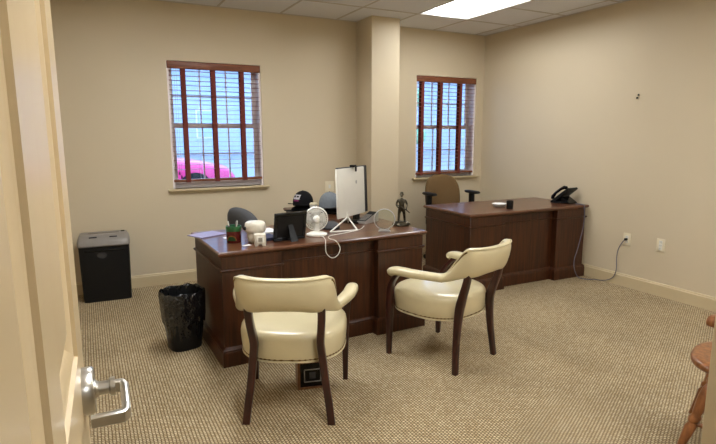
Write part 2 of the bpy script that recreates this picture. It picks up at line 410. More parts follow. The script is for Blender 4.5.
# local: +Y along the leaf from hinge to free edge, +X out of the visible face, origin under the visible face at the camera foot point
droot.location = (-KP*math.cos(phi), KP*math.sin(phi), 0); droot.rotation_euler = (0, 0, -phi)
S0, S1, DH = .125, 1.035, 2.08
sty = .118; pw = (S1-S0-2*sty-.105)/2
cols = [(S0+sty, S0+sty+pw), (S1-sty-pw, S1-sty)]
rows = [(.22, .78), (1.10, 1.70), (1.82, 1.97)]
bm = B()
ys = sorted({S0, S1, *[c for p in cols for c in p]}); zz = sorted({.008, DH, *[c for p in rows for c in p]})
for side in (0, 1):
    X = 0 if side == 0 else -.044; sg = -1 if side == 0 else 1
    for i in range(len(ys)-1):
        for j in range(len(zz)-1):
            y0, y1, z0, z1 = ys[i], ys[i+1], zz[j], zz[j+1]
            if (y0, y1) in cols and (z0, z1) in rows:
                # recessed moulding: stepped rings (inset, depth)
                prof = [(0, 0), (.003, .006), (.009, .007), (.026, .0175), (.034, .018), (.062, .0075), (.07, .007)]
                rings = [[Vector((X+sg*d, a, c)) for a, c in ((y0+i_, z0+i_), (y1-i_, z0+i_), (y1-i_, z1-i_), (y0+i_, z1-i_))] for i_, d in prof]
                vr = [[bm.verts.new(p) for p in r] for r in rings]
                for a, b in zip(vr, vr[1:]):
                    for k in range(4): bm.faces.new((a[k], a[(k+1) % 4], b[(k+1) % 4], b[k]))
                bm.faces.new(vr[-1])
            else:
                bm.faces.new([bm.verts.new((X, a, c)) for a, c in ((y0, z0), (y1, z0), (y1, z1), (y0, z1))])
for q in (((S0, .008), (S1, .008)), ((S1, .008), (S1, DH)), ((S1, DH), (S0, DH)), ((S0, DH), (S0, .008))):
    (a, c), (b_, d) = q; bm.faces.new([bm.verts.new(p) for p in ((0, a, c), (0, b_, d), (-.044, b_, d), (-.044, a, c))])
bmesh.ops.remove_doubles(bm, verts=bm.verts[:], dist=.0004)
obj('door_leaf', bm, DOORP, droot, sharp=25)
# lever handle
hs, hz = .950, 1.024
hd = B(); Mx = Matrix.Translation((0, hs, hz)) @ Matrix.Rotation(PI/2, 4, 'Y')
lathe(hd, [(.0, 0), (.040, 0), (.040, .014), (.037, .018), (.0, .018)], 40, M=Mx, cap=False)
lathe(hd, [(.017, .013), (.016, .020), (.012, .024), (.0115, .040), (.016, .043), (.016, .05)], 24, M=Mx, cap=True)
h = obj('door_handle', hd, NICKEL, droot, label='satin nickel lever handle')
lv = B()
pth = [(.046, hs, hz), (.0605, hs, hz-.001), (.0645, hs-.012, hz-.002), (.0645, hs-.055, hz-.004), (.0645, hs-.094, hz-.006), (.061, hs-.100, hz-.0065), (.014, hs-.101, hz-.0065)]
secs = []
for i, p in enumerate(pth):
    p = Vector(p); tdir = (Vector(pth[min(i+1, 6)]) - Vector(pth[max(i-1, 0)])).normalized(); upv = Vector((0, 0, 1)); sd = tdir.cross(upv).normalized()
    hw = .0105 if i < 6 else .009; th = .0065
    secs.append([p + upv*b_*hw + sd*a*th for a, b_ in ((-1, -.8), (-.6, -1), (.6, -1), (1, -.8), (1, .8), (.6, 1), (-.6, 1), (-1, .8))])
loft(lv, secs); obj('lever', lv, NICKEL, h)
lb = B(); box(lb, -.034, -.01, S1-.001, S1+.0015, hz-.028, hz+.028); obj('latch_plate', lb, NICKEL, droot)
for zc in (.25, 1.05, 1.85):
    hb = B(); tube(hb, [(.006, S0-.004, zc-.045), (.006, S0-.004, zc+.045)], .006, 10); obj('hinge', hb, NICKEL, droot)
bm = B(); box(bm, -.105, -.085, -.01, YF+.012, 0, 2.12); box(bm, .90, .92, -.01, YF+.012, 0, 2.12); box(bm, -.105, .92, -.01, YF+.012, 2.1, 2.12)
struct('trim_2', bm, TRIM)

# ------------------------------------------------------------------ desks
def desk(label, loc, rz, W, Dp):
    t = thing('desk', label, 'desk', loc, rz)      # local origin: floor under the front-left corner; +X along the front, +Y to the sitter's side
    Ht = .745; i = .022; rc = .062; lp = .435; rp = W-.435; bh = .125
    b = B()
    prof = [(0, .008), (.004, .002), (.010, 0), (.020, -.012), (.022, -.03)]
    rings = []
    for inset, z in ((.024, -.036), (.012, -.030), (.004, -.024), (0, -.017), (0, -.010), (.003, -.004), (.009, 0)):
        rings.append([Vector((inset, inset, Ht+z)), Vector((W-inset, inset, Ht+z)), Vector((W-inset, Dp-inset, Ht+z)), Vector((inset, Dp-inset, Ht+z))])
    loft(b, rings); obj('desk_top', b, WOODT, t, sharp=25)
    for k, (x0, x1) in enumerate(((0, lp), (rp, W))):
        b = B(); box(b, x0+i, x1-i, i, Dp-i, bh-.02, Ht-.034, .003, 1)
        box(b, x0+i-.013, x1-i+.013, i-.013, Dp-i+.013, .616, .631, .005, 3); box(b, x0+i-.005, x1-i+.005, i-.005, Dp-i+.005, .612, .619, .001, 1)
        p = obj('pedestal', b, WOOD, t)
        b = B(); rr = []
        for ins, z in ((.003, .0), (.003, bh-.032), (.006, bh-.026), (.005, bh-.018), (.012, bh-.008), (i, bh)):
            rr.append([Vector((x0+ins, ins, z)), Vector((x1-ins, ins, z)), Vector((x1-ins, Dp-ins, z)), Vector((x0+ins, Dp-ins, z))])
        loft(b, rr); obj('plinth', b, WOOD, p, sharp=25)
        for z0, z1 in ((.14, .36), (.375, .60), (.63, .69)):
            b = B(); box(b, x0+i+.02, x1-i-.02, Dp-i-.004, Dp-i+.012, z0, z1, .004); dr = obj('drawer', b, WOOD, p)
            b = B(); xm = (x0+x1)/2; zm = (z0+z1)/2
            tube(b, [(xm-.045, Dp-.012, zm), (xm-.04, Dp+.012, zm-.004), (xm, Dp+.016, zm-.01), (xm+.04, Dp+.012, zm-.004), (xm+.045, Dp-.012, zm)], .004, 8, 3)
            obj('drawer_pull', b, BRASS, dr)
    b = B(); box(b, lp-i-.002, rp+i+.002, rc+i, rc+i+.02, bh-.03, Ht-.034); box(b, lp-i-.002, rp+i+.002, rc+i-.010, rc+i+.004, .618, .630, .004, 2)
    mp = obj('modesty_panel', b, WOOD, t)
    b = B(); prism(b, [(rc+.003, 0), (rc+.003, bh-.032), (rc+.006, bh-.026), (rc+.005, bh-.018), (rc+.012, bh-.008), (rc+i, bh), (rc+i+.02, bh), (rc+i+.02, 0)], 'x', lp-i-.002, rp+i+.002)
    obj('plinth', b, WOOD, mp, sharp=25)
    return t
D1 = ((.672, 3.140), R(1.5))
desk('mahogany desk with monitors, fan and papers on it, left of the column', (*D1[0], 0), D1[1], 1.562, .80)
desk('mahogany desk with a black telephone against the right wall', (3.015, 3.632, 0), R(-.92), 1.515, .755)
ZT = .745
# return unit joining the left desk
b = B(); rt = thing('desk_return', 'low mahogany side unit with caps on it, behind the left desk', 'side unit', (1.70, 3.985, 0))
rings = []
for inset, z in ((.024, -.036), (.012, -.030), (.004, -.024), (0, -.017), (0, -.010), (.003, -.004), (.009, 0)):
    rings.append([Vector((inset, inset, ZT+z)), Vector((.5-inset, inset, ZT+z)), Vector((.5-inset, .9-inset, ZT+z)), Vector((inset, .9-inset, ZT+z))])
loft(b, rings); obj('desk_top', b, WOODT, rt, sharp=25)
b = B(); box(b, .022, .478, .022, .878, .10, ZT-.034, .003, 1); box(b, .016, .484, .016, .884, .612, .622, .003); cb = obj('cabinet_body', b, WOOD, rt)
b = B(); box(b, .004, .496, .004, .896, 0, .10, .006); obj('plinth', b, WOOD, cb)

# ------------------------------------------------------------------ cream armchairs
def armchair(label, loc, rz):
    t = thing('armchair', label, 'chair', loc, rz, 'cream leather guest chairs')   # +Y = facing direction
    # seat: D-shaped cushion
    def seat_outline(sc=1., n=56):
        o = []
        for i in range(n):
            a = 2*PI*i/n; c, s = math.cos(a), math.sin(a)
            e = 3.0 if s > 0 else 2.8
            x = .286*math.copysign(abs(c)**(2/e), c); y = (.252 if s > 0 else .285)*math.copysign(abs(s)**(2/e), s)
            if y < 0: x *= 1 - .10*(y/.275)**2
            o.append((x*sc, y*sc - .005))
        return o
    b = B(); rings = []
    for sc, z in ((.90, .312), (.955, .316), (.972, .335), (.99, .37), (1.0, .40), (1.0, .432), (.988, .450), (.955, .463), (.90, .471), (.72, .477), (.5, .4795), (.25, .481)):
        rings.append([Vector((x, y, z)) for x, y in seat_outline(sc)])
    loft(b, rings); seat = obj('seat', b, LEATHER, t, sharp=60)
    b = B(); pts = [(x, y,    .321) for x, y in seat_outline(.970)]
    tube(b, pts, .005, 6, closed=True); obj('piping', b, LEATHER, seat)
    b = B(); ol = seat_outline(.972, 192)
    tube(b, [(x, y, .332) for x, y in ol], [.0042 if k % 3 == 1 else .0018 for k in range(192)], 6, closed=True)
    obj('nailhead_trim', b, BRASS, seat)
    # backrest band: loft along a shallow U, leaning back towards the top
    PL = [(0, -.390), (.068, -.387), (.126, -.376), (.170, -.350), (.198, -.306), (.220, -.252), (.240, -.195)]
    def plan(u):
        k = min(abs(u), .9999)*6; i0 = int(k); f = k-i0
        g = lambda q: Vector((PL[q][0], PL[q][1], 0)) if q >= 0 else Vector((-PL[-q][0], PL[-q][1], 0))
        p0, p1, p2, p3 = g(i0-1), g(i0), g(i0+1), (g(i0+2) if i0 < 5 else g(6)*2-g(5))
        p = .5*((2*p1)+(p2-p0)*f+(2*p0-5*p1+4*p2-p3)*f*f+(3*p1-p0-3*p2+p3)*f**3)
        return Vector((math.copysign(1, u)*p.x, p.y, 0))
    def smooth(e0, e1, x):
        k = max(0, min(1, (x-e0)/(e1-e0))); return k*k*(3-2*k)
    def ztop(u): return .798 + .004*smooth(0, .5, abs(u)) - .180*smooth(.50, 1.0, abs(u))
    def frame(u):
        d = (plan(min(u+.01, .9999))-plan(max(u-.01, -.9999))).normalized(); return plan(u), Vector((d.y, -d.x, 0))
    def lean(z, u): return .22*max(0, z-.63)*(1-smooth(.6, 1, abs(u))*.7)
    b = B(); rings = []
    N = 56
    for i in range(N+1):
        u = -.9999+1.9998*i/N; p, nr = frame(u)
        zt = ztop(u); zb = .628 - .014*smooth(.1, .5, abs(u)) - .042*smooth(.5, 1, abs(u)); hh = (zt-zb)/2; zc = (zt+zb)/2; th = .026
        ring = []
        for a_, c_ in sup(1, 1, 3.6, 28):
            z = zc+c_*hh
            ring.append(p + nr*(a_*th + lean(z, u) + .010*(1-c_*c_)*(1 if a_ > 0 else .2)) + Vector((0, 0, z)))
        rings.append(ring)
    loft(b, rings); bk = obj('backrest', b, LEATHER, t, sharp=70)
    b = B(); pts = []
    for i in range(57):
        u = -.86+1.72*i/56; p, nr = frame(u); pts.append(p + nr*(.0225+lean(ztop(u), u)) + Vector((0, 0, ztop(u)-.006)))
    tube(b, pts, .0042, 6); obj('piping', b, LEATHER, bk)
    for s in (-1, 1):
        b = B(); pts = []
        for k in range(73):
            u = s*(.56+.439*k/72); p, nr = frame(u); zt = ztop(u)
            pts.append(p + nr*(.027 + lean(zt-.02, u)) + Vector((0, 0, zt-.017)))
        tube(b, pts, [.0045 if k % 3 == 1 else .0022 for k in range(73)], 6); obj('nailhead_trim', b, BRASS, bk)
    for s in (-1, 1):
        e = plan(s*.9999)
        b = B(); pts = [(s*.236, -.208, .594), (s*.270, -.11, .596), (s*.297, -.02, .598), (s*.309, .05, .600), (s*.314, .10, .598), (s*.316, .135, .589), (s*.316, .150, .572)]
        pp = smooth_path(pts, 4); rr = []
        for i, p in enumerate(pp):
            tt = (pp[min(i+1, len(pp)-1)]-pp[max(i-1, 0)]).normalized(); sd = Vector((tt.y, -tt.x, 0)).normalized(); up = sd.cross(tt)
            k = i/(len(pp)-1); wd = .027+.010*math.sin(PI*min(1, k*1.02)) ; th = .026+.003*k
            if k > .93: wd *= .88; th *= .8
            rr.append([p + sd*a_*wd + up*c_*th for a_, c_ in sup(1, 1, 2.6, 20)])
        loft(b, rr); obj('armrest', b, LEATHER, t, sharp=70)
        def post(path, sx):
            rr = []; cp = smooth_path([q[:3] for q in path], 3)
            for i, p in enumerate(cp):
                k = i/3; i0 = min(int(k), len(path)-2); ra = path[i0][3]*(1-(k-i0)) + path[i0+1][3]*(k-i0)
                rr.append([Vector((p.x+a_*(sx or ra), p.y+c_*ra, p.z)) for a_, c_ in sup(1, 1, 5, 20)])
            bb = B(); loft(bb, rr); obj('leg', bb, CHWOOD, t, sharp=45)
        # front leg and arm post in one piece
        post([(s*.270, .200, 0, .0145), (s*.270, .199, .12, .017), (s*.270, .197, .25, .0205), (s*.272, .194, .36, .023), (s*.278, .186, .44, .0215), (s*.288, .166, .495, .0185), (s*.298, .132, .54, .018), (s*.304, .100, .572, .020), (s*.306, .092, .592, .021)], 0)
        # rear leg: sabre shape with a knee at the seat
        post([(s*.218, -.302, 0, .0155), (s*.206, -.293, .10, .017), (s*.192, -.286, .20, .019), (s*.180, -.283, .30, .022), (s*.170, -.285, .385, .026), (s*.166, -.292, .435, .028), (s*.171, -.310, .495, .025), (s*.176, -.330, .555, .022), (s*.178, -.342, .605, .020), (s*.178, -.346, .64, .017)], .0195)
    return t
ch = armchair('cream leather armchair seen from behind, nearest the open door', (.962, 2.615, 0), R(-28.2))
dup(ch, (2.037, 2.753, 0), R(16.8), 'cream leather armchair seen from the side, right of the other cream armchair')

# ------------------------------------------------------------------ paper shredder
sh = thing('paper_shredder', 'black and grey paper shredder standing against the back wall', 'shredder', (.087, 4.985, 0), R(-3)); sh.scale = (1.04, 1.0, 1.045)
b = B(); rr = []
for hw, dp, z in ((.185, .20, 0), (.188, .203, .012), (.196, .222, .46), (.197, .223, .475)):
    rr.append([Vector((x*hw, .115+y*dp*.55, z)) for x, y in sup(1, 1, 9, 32)])
loft(b, rr); body = obj('bin', b, BLACKP, sh)
b = B()
for vs in ((-.15, .15, -.012, .01, .435, .447),): box(b, *vs, .003)
obj('pull_groove', b, GLOSSK, body)
b = B(); lathe(b, [(.036, 0), (.034, .004), (.0, .006)], 28, M=Matrix.Translation((-.02, -.002, .40)) @ Matrix.Rotation(PI/2, 4, 'X') @ Matrix.Diagonal((1.1, .8, 1, 1)), cap=False); obj('viewing_window', b, DARKG2, body)
b = B(); rr = []
for hw, y0, y1, z in ((.197, -.012, .238, .475), (.203, -.02, .242, .482), (.203, -.018, .242, .512), (.196, .01, .24, .540), (.185, .07, .232, .562), (.175, .09, .225, .567)):
    rr.append([Vector((x*hw, (y0+y1)/2+y*(y1-y0)/2, z)) for x, y in sup(1, 1, 8, 32)])
loft(b, rr); hdm = obj('shredder_head', b, GREYP, sh, sharp=50)
b = B(); box(b, -.12, .12, .13, .145, .560, .5685); obj('paper_slot', b, GLOSSK, hdm)
for x in (-.08, .075):
    b = B(); box(b, x-.03, x+.03, .025, .045, .543, .553, .003); obj('vent', b, BLACKP, hdm)
b = B(); box(b, .135, .165, .16, .19, .562, .573, .003); obj('switch', b, GLOSSK, hdm)

# ------------------------------------------------------------------ waste bin with liner
wb = thing('waste_bin', 'black wastebasket with a black plastic liner beside the left desk', 'wastebasket', (.520, 3.63, 0), R(10))
def bin_ring(r, z, jig=0., e=3.0, n=64, ph=0):
    o = []; r *= .94
    for k, (x, y) in enumerate(sup(r, r*.92, e, n)):
        f = 1 + jig*(.6*math.sin(k*1.7+ph)+.4*math.sin(k*.63+ph*2.1))
        o.append(Vector((x*f, y*f, z + jig*.25*math.sin(k*.9+ph))))
    return o
b = B(); rr = [bin_ring(.108, 0), bin_ring(.112, .006), bin_ring(.146, .395), bin_ring(.142, .395), bin_ring(.107, .012)]
loft(b, rr); obj('bin_body', b, BLACKP, wb)
b = B(); rr = [bin_ring(.110, .03, .02, ph=1), bin_ring(.128, .16, .05, ph=2), bin_ring(.137, .30, .05, ph=3), bin_ring(.1425, .395, .02, ph=4),
               bin_ring(.1475, .408, .02, ph=4), bin_ring(.1525, .40, .02, ph=4), bin_ring(.154, .36, .025, ph=5), bin_ring(.151, .30, .03, ph=5.5), bin_ring(.147, .24, .03, ph=6), bin_ring(.140, .20, .035, ph=6.5), bin_ring(.1375, .185, .05, ph=7)]
loft(b, rr, cap=False); obj('bin_liner', b, BAG, wb, sharp=80)

# ------------------------------------------------------------------ things on the left desk
# folder and papers at the left corner
def sheet(name, label, cat, x, y, rz, w_, d_, h_, m_, z=ZT, group=None):
    b = B(); box(b, -w_/2, w_/2, -d_/2, d_/2, 0, h_, min(.001, h_/3), 1); o = obj(name, b, m_)
    o.location = (x, y, z); o.rotation_euler = (0, 0, R(rz)); tag(o, label, cat, group); return o
sheet('folder', 'lavender document folder overhanging the left corner of the desk', 'folder', .735, 3.765, 25, .215, .17, .008, LAVP)
sheet('note_paper', 'small white note in front of the lavender folder', 'paper', .842, 3.60, 5, .06, .045, .002, PAPERM)
sheet('note_paper', 'small white note below the maroon pen mug', 'paper', .888, 3.285, 15, .055, .03, .002, PAPERM)
# pen mug
pm = thing('pen_mug', 'maroon and green mug holding pens', 'mug', (.843, 3.43, ZT), R(-15))
b = B(); lathe(b, [(.0, 0), (.045, 0), (.048, .004), (.050, .085), (.0495, .09), (.046, .09), (.044, .012), (0, .01)], 32, cap=False); obj('mug_body', b, MAROON, pm)
b = B(); lathe(b, [(.0505, .078), (.052, .082), (.053, .10), (.051, .112), (.047, .112), (.047, .078)], 32, cap=False); obj('rim_band', b, GREENC, pm)
def arc_patch(bm_, r, a0, a1, rin, rout, zc, ac):
    # curved patch on a cylinder of radius r : ring sector centred at angle ac, height zc
    n = 18; A = [[], []]
    for k in range(n+1):
        th = a0+(a1-a0)*k/n
        for q, rad in enumerate((rin, rout)):
            u = rad*math.cos(th); v = rad*math.sin(th); a = ac+u/r
            A[q].append(bm_.verts.new((r*math.cos(a), r*math.sin(a), zc+v)))
    for k in range(n): bm_.faces.new((A[0][k], A[0][k+1], A[1][k+1], A[1][k]))
    r2 = bmesh.ops.solidify(bm_, geom=bm_.faces[:], thickness=.001)
b = B(); arc_patch(b, .0515, 0, PI, .001, .028, .018, R(-108)); obj('arch_panel', b, GREENC, pm)
b = B(); arc_patch(b, .0518, 0, PI, .028, .036, .018, R(-108)); obj('arch_band', b, TAN, pm)
for k, (dx, dy, lx, ly, m_, lab) in enumerate(((-.018, .008, -.014, .01, MAG, 'pink pen leaning left in the maroon pen mug'), (.012, .01, .02, .012, WPLAST, 'white pen leaning right in the maroon pen mug'), (.002, -.014, .012, -.006, GREYP, 'grey pen nearest the viewer in the maroon pen mug'))):
    pen = thing('pen', lab, 'pen', (.843+dx, 3.43+dy, ZT+.013))
    b = B(); tube(b, [(0, 0, .004), (lx*.7, ly*.7, .098)], .0042, 8); obj('barrel', b, m_, pen)
    b = B(); tube(b, [(lx*.7, ly*.7, .098), (lx, ly, .128)], .005, 8); obj('pen_cap', b, WPLAST if k == 0 else m_, pen)
# white rounded pot
wp = thing('ceramic_pot', 'white rounded ceramic pot with a lid beside the pen mug', 'pot', (.975, 3.375, ZT), R(-20))
b = B(); lathe(b, [(0, 0), (.042, 0), (.05, .006), (.056, .03), (.055, .06), (.05, .068), (0, .068)], 36, cap=False); obj('pot_body', b, CERAM, wp)
b = B(); lathe(b, [(.058, .066), (.068, .074), (.071, .09), (.070, .112), (.066, .13), (.055, .138), (.0, .141)], 36, cap=False); obj('lid', b, CERAM, wp, sharp=60)
b = B(); lathe(b, [(.0, .012), (.011, .010), (.013, 0), (.011, -.01), (0, -.01)], 16, M=Matrix.Translation((-.064, -.03, .098)) @ Matrix.Rotation(R(-115), 4, 'Z') @ Matrix.Rotation(R(90), 4, 'X'), cap=False); obj('knob', b, BLACKP, wp)
# white cube clock on two feet
cc = thing('cube_clock', 'small white cube desk clock with a square grey face', 'clock', (.966, 3.245, ZT), R(-14))
b = B(); box(b, -.038, .038, -.032, .034, .012, .078, .006); cs = obj('case', b, CERAM, cc)
b = B(); box(b, -.024, .026, -.0345, -.031, .022, .066, .002); obj('clock_face', b, WPLAST, cs)
b = B(); box(b, -.012, .014, -.036, -.034, .031, .056, .001); obj('display', b, GREYPAN, cs)
for x in (-.024, .024):
    b = B(); box(b, x-.011, x+.011, -.03, .03, 0, .014, .003); obj('foot', b, CERAM, cc)
# pads
sheet('notebook', 'navy notebook left of the black photo frame', 'notebook', 1.075, 3.43, 12, .11, .15, .022, NAVY)
sheet('paper_stack', 'stack of white paper behind the navy notebook', 'paper', 1.10, 3.60, 8, .17, .16, .03, PAPERM)
# photo frame seen from behind
pf = thing('photo_frame', 'black photo frame seen from behind, standing near the desk edge', 'photo frame', (1.197, 3.318, ZT), R(9)); pf.scale = (1.06, 1.06, 1.06)
Mt = Matrix.Rotation(R(10), 4, 'X')
b = B()
for a in ((-.115, .115, 0, .018, 0, .022), (-.115, .115, 0, .018, .163, .185), (-.115, -.093, 0, .018, .022, .163), (.093, .115, 0, .018, .022, .163)): box(b, *a, .003, 1, Mt)
fr = obj('frame', b, GLOSSK, pf)
b = B(); box(b, -.095, .095, .004, .012, .02, .165, M=Mt); obj('backing_board', b, BLACKP, pf)
b = B(); prism(b, [(-.016, .125), (.016, .125), (.026, 0.004), (-.026, .004)], 'y', -.002, .002)
for v in b.verts: v.co = Matrix.Translation((0, .004, 0)) @ Matrix.Rotation(R(-26), 4, 'X') @ Matrix.Translation((0, -.075, .0)) @ v.co
mn = min(v.co.z for v in b.verts)
for v in b.verts: v.co.z -= mn
obj('easel_leg', b, BLACKP, pf)
# desk fan
fn = thing('desk_fan', 'small white desk fan standing between the photo frame and the monitors', 'fan', (1.425, 3.385, ZT), R(-16))
b = B(); lathe(b, [(0, 0), (.070, 0), (.076, .006), (.074, .016), (.05, .026), (.018, .032), (0, .032)], 36, M=Matrix.Diagonal((1, .8, 1, 1)), cap=False); obj('base', b, WPLAST, fn)
b = B(); rr = [[Vector((x, y-.0, z)) for x, y in sup(hw, hd_, 3, 20)] for hw, hd_, z in ((.022, .018, .025), (.017, .013, .05), (.016, .012, .08), (.019, .014, .112))]; loft(b, rr); obj('neck', b, WPLAST, fn)
Mf = Matrix.Translation((0, .012, .116)) @ Matrix.Rotation(R(-90), 4, 'X') @ Matrix.Diagonal((.86, .86, .86, 1))
b = B(); lathe(b, [(0, -.045), (.020, -.043), (.03, -.03), (.032, 0), (.0, .005)], 28, M=Mf, cap=False); obj('motor_housing', b, WPLAST, fn)
b = B()
for r, z in ((.096, .02), (.0965, .03), (.094, .012), (.08, 0.004), (.06, -.001), (.042, -.002), (.08, .044), (.05, .048)):
    tube(b, [Mf @ p for p in circ((0, 0, z), r, 40)], .0022 if r < .09 else .004, 6, closed=True)
for k in range(30):
    a = 2*PI*k/30; u = Vector((math.cos(a), math.sin(a), 0))
    tube(b, [Mf @ (u*.03+Vector((0, 0, -.002))), Mf @ (u*.075+Vector((0, 0, .003))), Mf @ (u*.095+Vector((0, 0, .016))), Mf @ (u*.095+Vector((0, 0, .03))), Mf @ (u*.075+Vector((0, 0, .045))), Mf @ (u*.02+Vector((0, 0, .049)))], .0012, 5)
obj('guard', b, WPLAST, fn)
b = B(); lathe(b, [(0, .012), (.018, .012), (.02, .03), (0, .036)], 20, M=Mf, cap=False)
for k in range(4):
    a0 = PI/2*k; n1 = []
    rows_ = []
    for r in (.018, .05, .084):
        rows_.append([Mf @ Vector((r*math.cos(a0+t*(.5+.25*r/.084)), r*math.sin(a0+t*(.5+.25*r/.084)), .022+t*.012)) for t in (-1, -.3, .3, 1)])
    vr = [[b.verts.new(p) for p in r] for r in rows_]
    for a_, c_ in zip(vr, vr[1:]):
        for j in range(3): b.faces.new((a_[j], a_[j+1], c_[j+1], c_[j]))
bl = obj('fan_blades', b, WPLAST, fn)
md = bl.modifiers.new('thick', 'SOLIDIFY'); md.thickness = .0015
b = B()
# cord: from the base, loops over the front edge of the desk and back (fan-local coordinates)
inv = (Matrix.Translation((1.425, 3.385, ZT)) @ Matrix.Rotation(R(-16), 4, 'Z')).inverted()
cpts = [(1.44, 3.36, ZT+.012), (1.43, 3.27, ZT+.004), (1.405, 3.19, ZT+.004), (1.392, 3.158, ZT+.003), (1.386, 3.146, .72), (1.388, 3.142, .675), (1.415, 3.142, .640), (1.446, 3.142, .632), (1.478, 3.142, .652), (1.492, 3.142, .69), (1.48, 3.147, .725), (1.46, 3.162, ZT+.004), (1.45, 3.22, ZT+.004), (1.48, 3.30, ZT+.004), (1.56, 3.34, ZT+.004), (1.66, 3.37, ZT+.004), (1.80, 3.44, ZT+.004), (1.90, 3.56, ZT+.004)]
tube(b, [inv @ Vector(p) for p in cpts], .0028, 8, 5); obj('power_cord', b, CABLEW, fn)

# monitors seen from behind
def monitor(name, label, p0, p1, zb, zt, th, m_case, m_face, tilt=0.):
    p0, p1 = Vector((*p0, 0)), Vector((*p1, 0)); W = (p1-p0).length; ang = math.atan2(p1.y-p0.y, p1.x-p0.x); mid = (p0+p1)/2
    t = thing(name, label, 'monitor', (mid.x, mid.y, ZT), ang)
    Mx_ = Matrix.Translation((0, 0, zb-ZT)) @ Matrix.Rotation(tilt, 4, 'X')
    b_ = B(); box(b_, -W/2, W/2, 0, th, 0, zt-zb, .006, 2, Mx_); c_ = obj('case', b_, m_case, t)
    b_ = B(); box(b_, -W/2+.01, W/2-.01, th-.001, th+.002, .03, zt-zb-.01, M=Mx_); obj('screen', b_, m_face, c_)
    return t, W, Mx_
m1, W1, Mm = monitor('monitor', 'white-backed monitor with a white wire stand in the middle of the desk', (1.685, 3.572), (2.045, 3.808), .815, 1.197, .018, WPLAST, GLOSSK, R(-2))
b = B(); lathe(b, [(0, -.0015), (.011, -.0015), (.012, 0), (0, 0)], 20, M=Mm @ Matrix.Translation((.075, -.0005, .265)) @ Matrix.Rotation(PI/2, 4, 'X') @ Matrix.Diagonal((1, 1.3, -1, 1)), cap=False)
obj('logo_mark', b, LOGOG, m1, label='small grey round logo')
inv = (Matrix.Translation(m1.location) @ Matrix.Rotation(m1.rotation_euler[2], 4, 'Z')).inverted()
b = B()
ap = inv @ Vector((1.80, 3.645, .815)); f1 = inv @ Vector((1.548, 3.43, ZT+.006)); f2 = inv @ Vector((1.765, 3.415, ZT+.006))
for a_, c_ in ((ap, f1), (ap, f2), (f1, f2)): tube(b, [a_, c_], .006, 8)
bk_ = inv @ Vector((1.86, 3.76, ZT+.006)); tube(b, [ap, bk_], .006, 8)
obj('stand', b, WPLAST, m1)
b = B(); box(b, -.02, .02, -.014, .0, -.01, .04, .004, 1, Matrix.Translation((ap.x, ap.y+.012, ap.z))); obj('stand_bracket', b, WPLAST, m1)
m2, W2, Mm2 = monitor('monitor', 'black monitor standing behind the white-backed monitor', (1.755, 3.692), (2.145, 3.948), .80, 1.198, .03, DARKSC, GLOSSK, R(-2))
b = B(); box(b, -.03, .03, -.03, .0, .02, .2); box(b, -.11, .11, -.09, .08, .0, .012, .004); obj('stand', b, BLACKP, m2)
wc = thing('webcam', 'small black webcam clipped on the white-backed monitor', 'webcam', (1.885, 3.702, 1.197), m1.rotation_euler[2])
b = B(); box(b, -.022, .022, -.012, .03, .0015, .022, .005); wcb = obj('housing', b, BLACKP, wc)
b = B(); tube(b, [(0, .028, .012), (0, .034, .012)], .007, 14); obj('lens', b, GLOSSK, wcb)
b = B(); box(b, -.012, .012, -.0185, -.0145, -.03, .006); obj('clip', b, BLACKP, wc)
sp = thing('desk_speaker', 'dark grey dome speaker below the white-backed monitor', 'speaker', (1.63, 3.60, ZT), 0)
b = B(); lathe(b, [(0, 0), (.07, 0), (.072, .006), (.069, .012)], 32, cap=False); obj('base', b, BLACKP, sp)
b = B(); lathe(b, [(.069, .012), (.066, .026), (.052, .044), (.03, .054), (0, .058)], 32, cap=False); obj('grille', b, MESHG, sp, sharp=60)
# tilted keypad phone / calculator
kc = thing('desk_calculator', 'tilted silver-edged black desk calculator right of the monitors', 'calculator', (2.02, 3.72, ZT), R(-62)); kc.scale = (1.0, 1.2, .95)
b = B(); prism(b, [(-.085, 0), (.085, 0), (.085, .075), (.075, .083), (-.085, .02)], 'x', -.04, .04, .003); obj('case', b, SILV, kc)
b = B(); Mk = Matrix.Translation((0, -.004, .0525)) @ Matrix.Rotation(math.atan2(.063, .16), 4, 'X')
box(b, -.036, .036, -.078, .078, .0, .003, M=Mk); obj('keypad', b, BLACKP, kc)
b = B()
for i in range(4):
    for j in range(5): box(b, -.03+.0155*i, -.018+.0155*i, -.07+.02*j, -.056+.02*j, .002, .006, .001, 1, Mk)
obj('keys', b, GREYP, kc)
# crystal award
aw = thing('crystal_award', 'round clear crystal award plaque on the right part of the desk', 'award', (1.935, 3.305, ZT), R(-30)); aw.scale = (.92, .92, .92)
b = B(); M_ = Matrix.Translation((0, 0, .098)) @ Matrix.Rotation(PI/2, 4, 'X')
lathe(b, [(.080, -.003), (.083, -.002), (.083, .002), (.080, .003)], 56, M=M_); obj('disc', b, PANE, aw, sharp=30)
b = B(); tube(b, [M_ @ p for p in circ((0, 0, 0), .0835, 56)], .004, 10, closed=True); obj('rim', b, WING, aw)
b = B(); prism(b, [(-.05, 0), (.05, 0), (.03, .022), (0, .014), (-.03, .022)], 'y', -.018, .018, .002); obj('base', b, WING, aw)
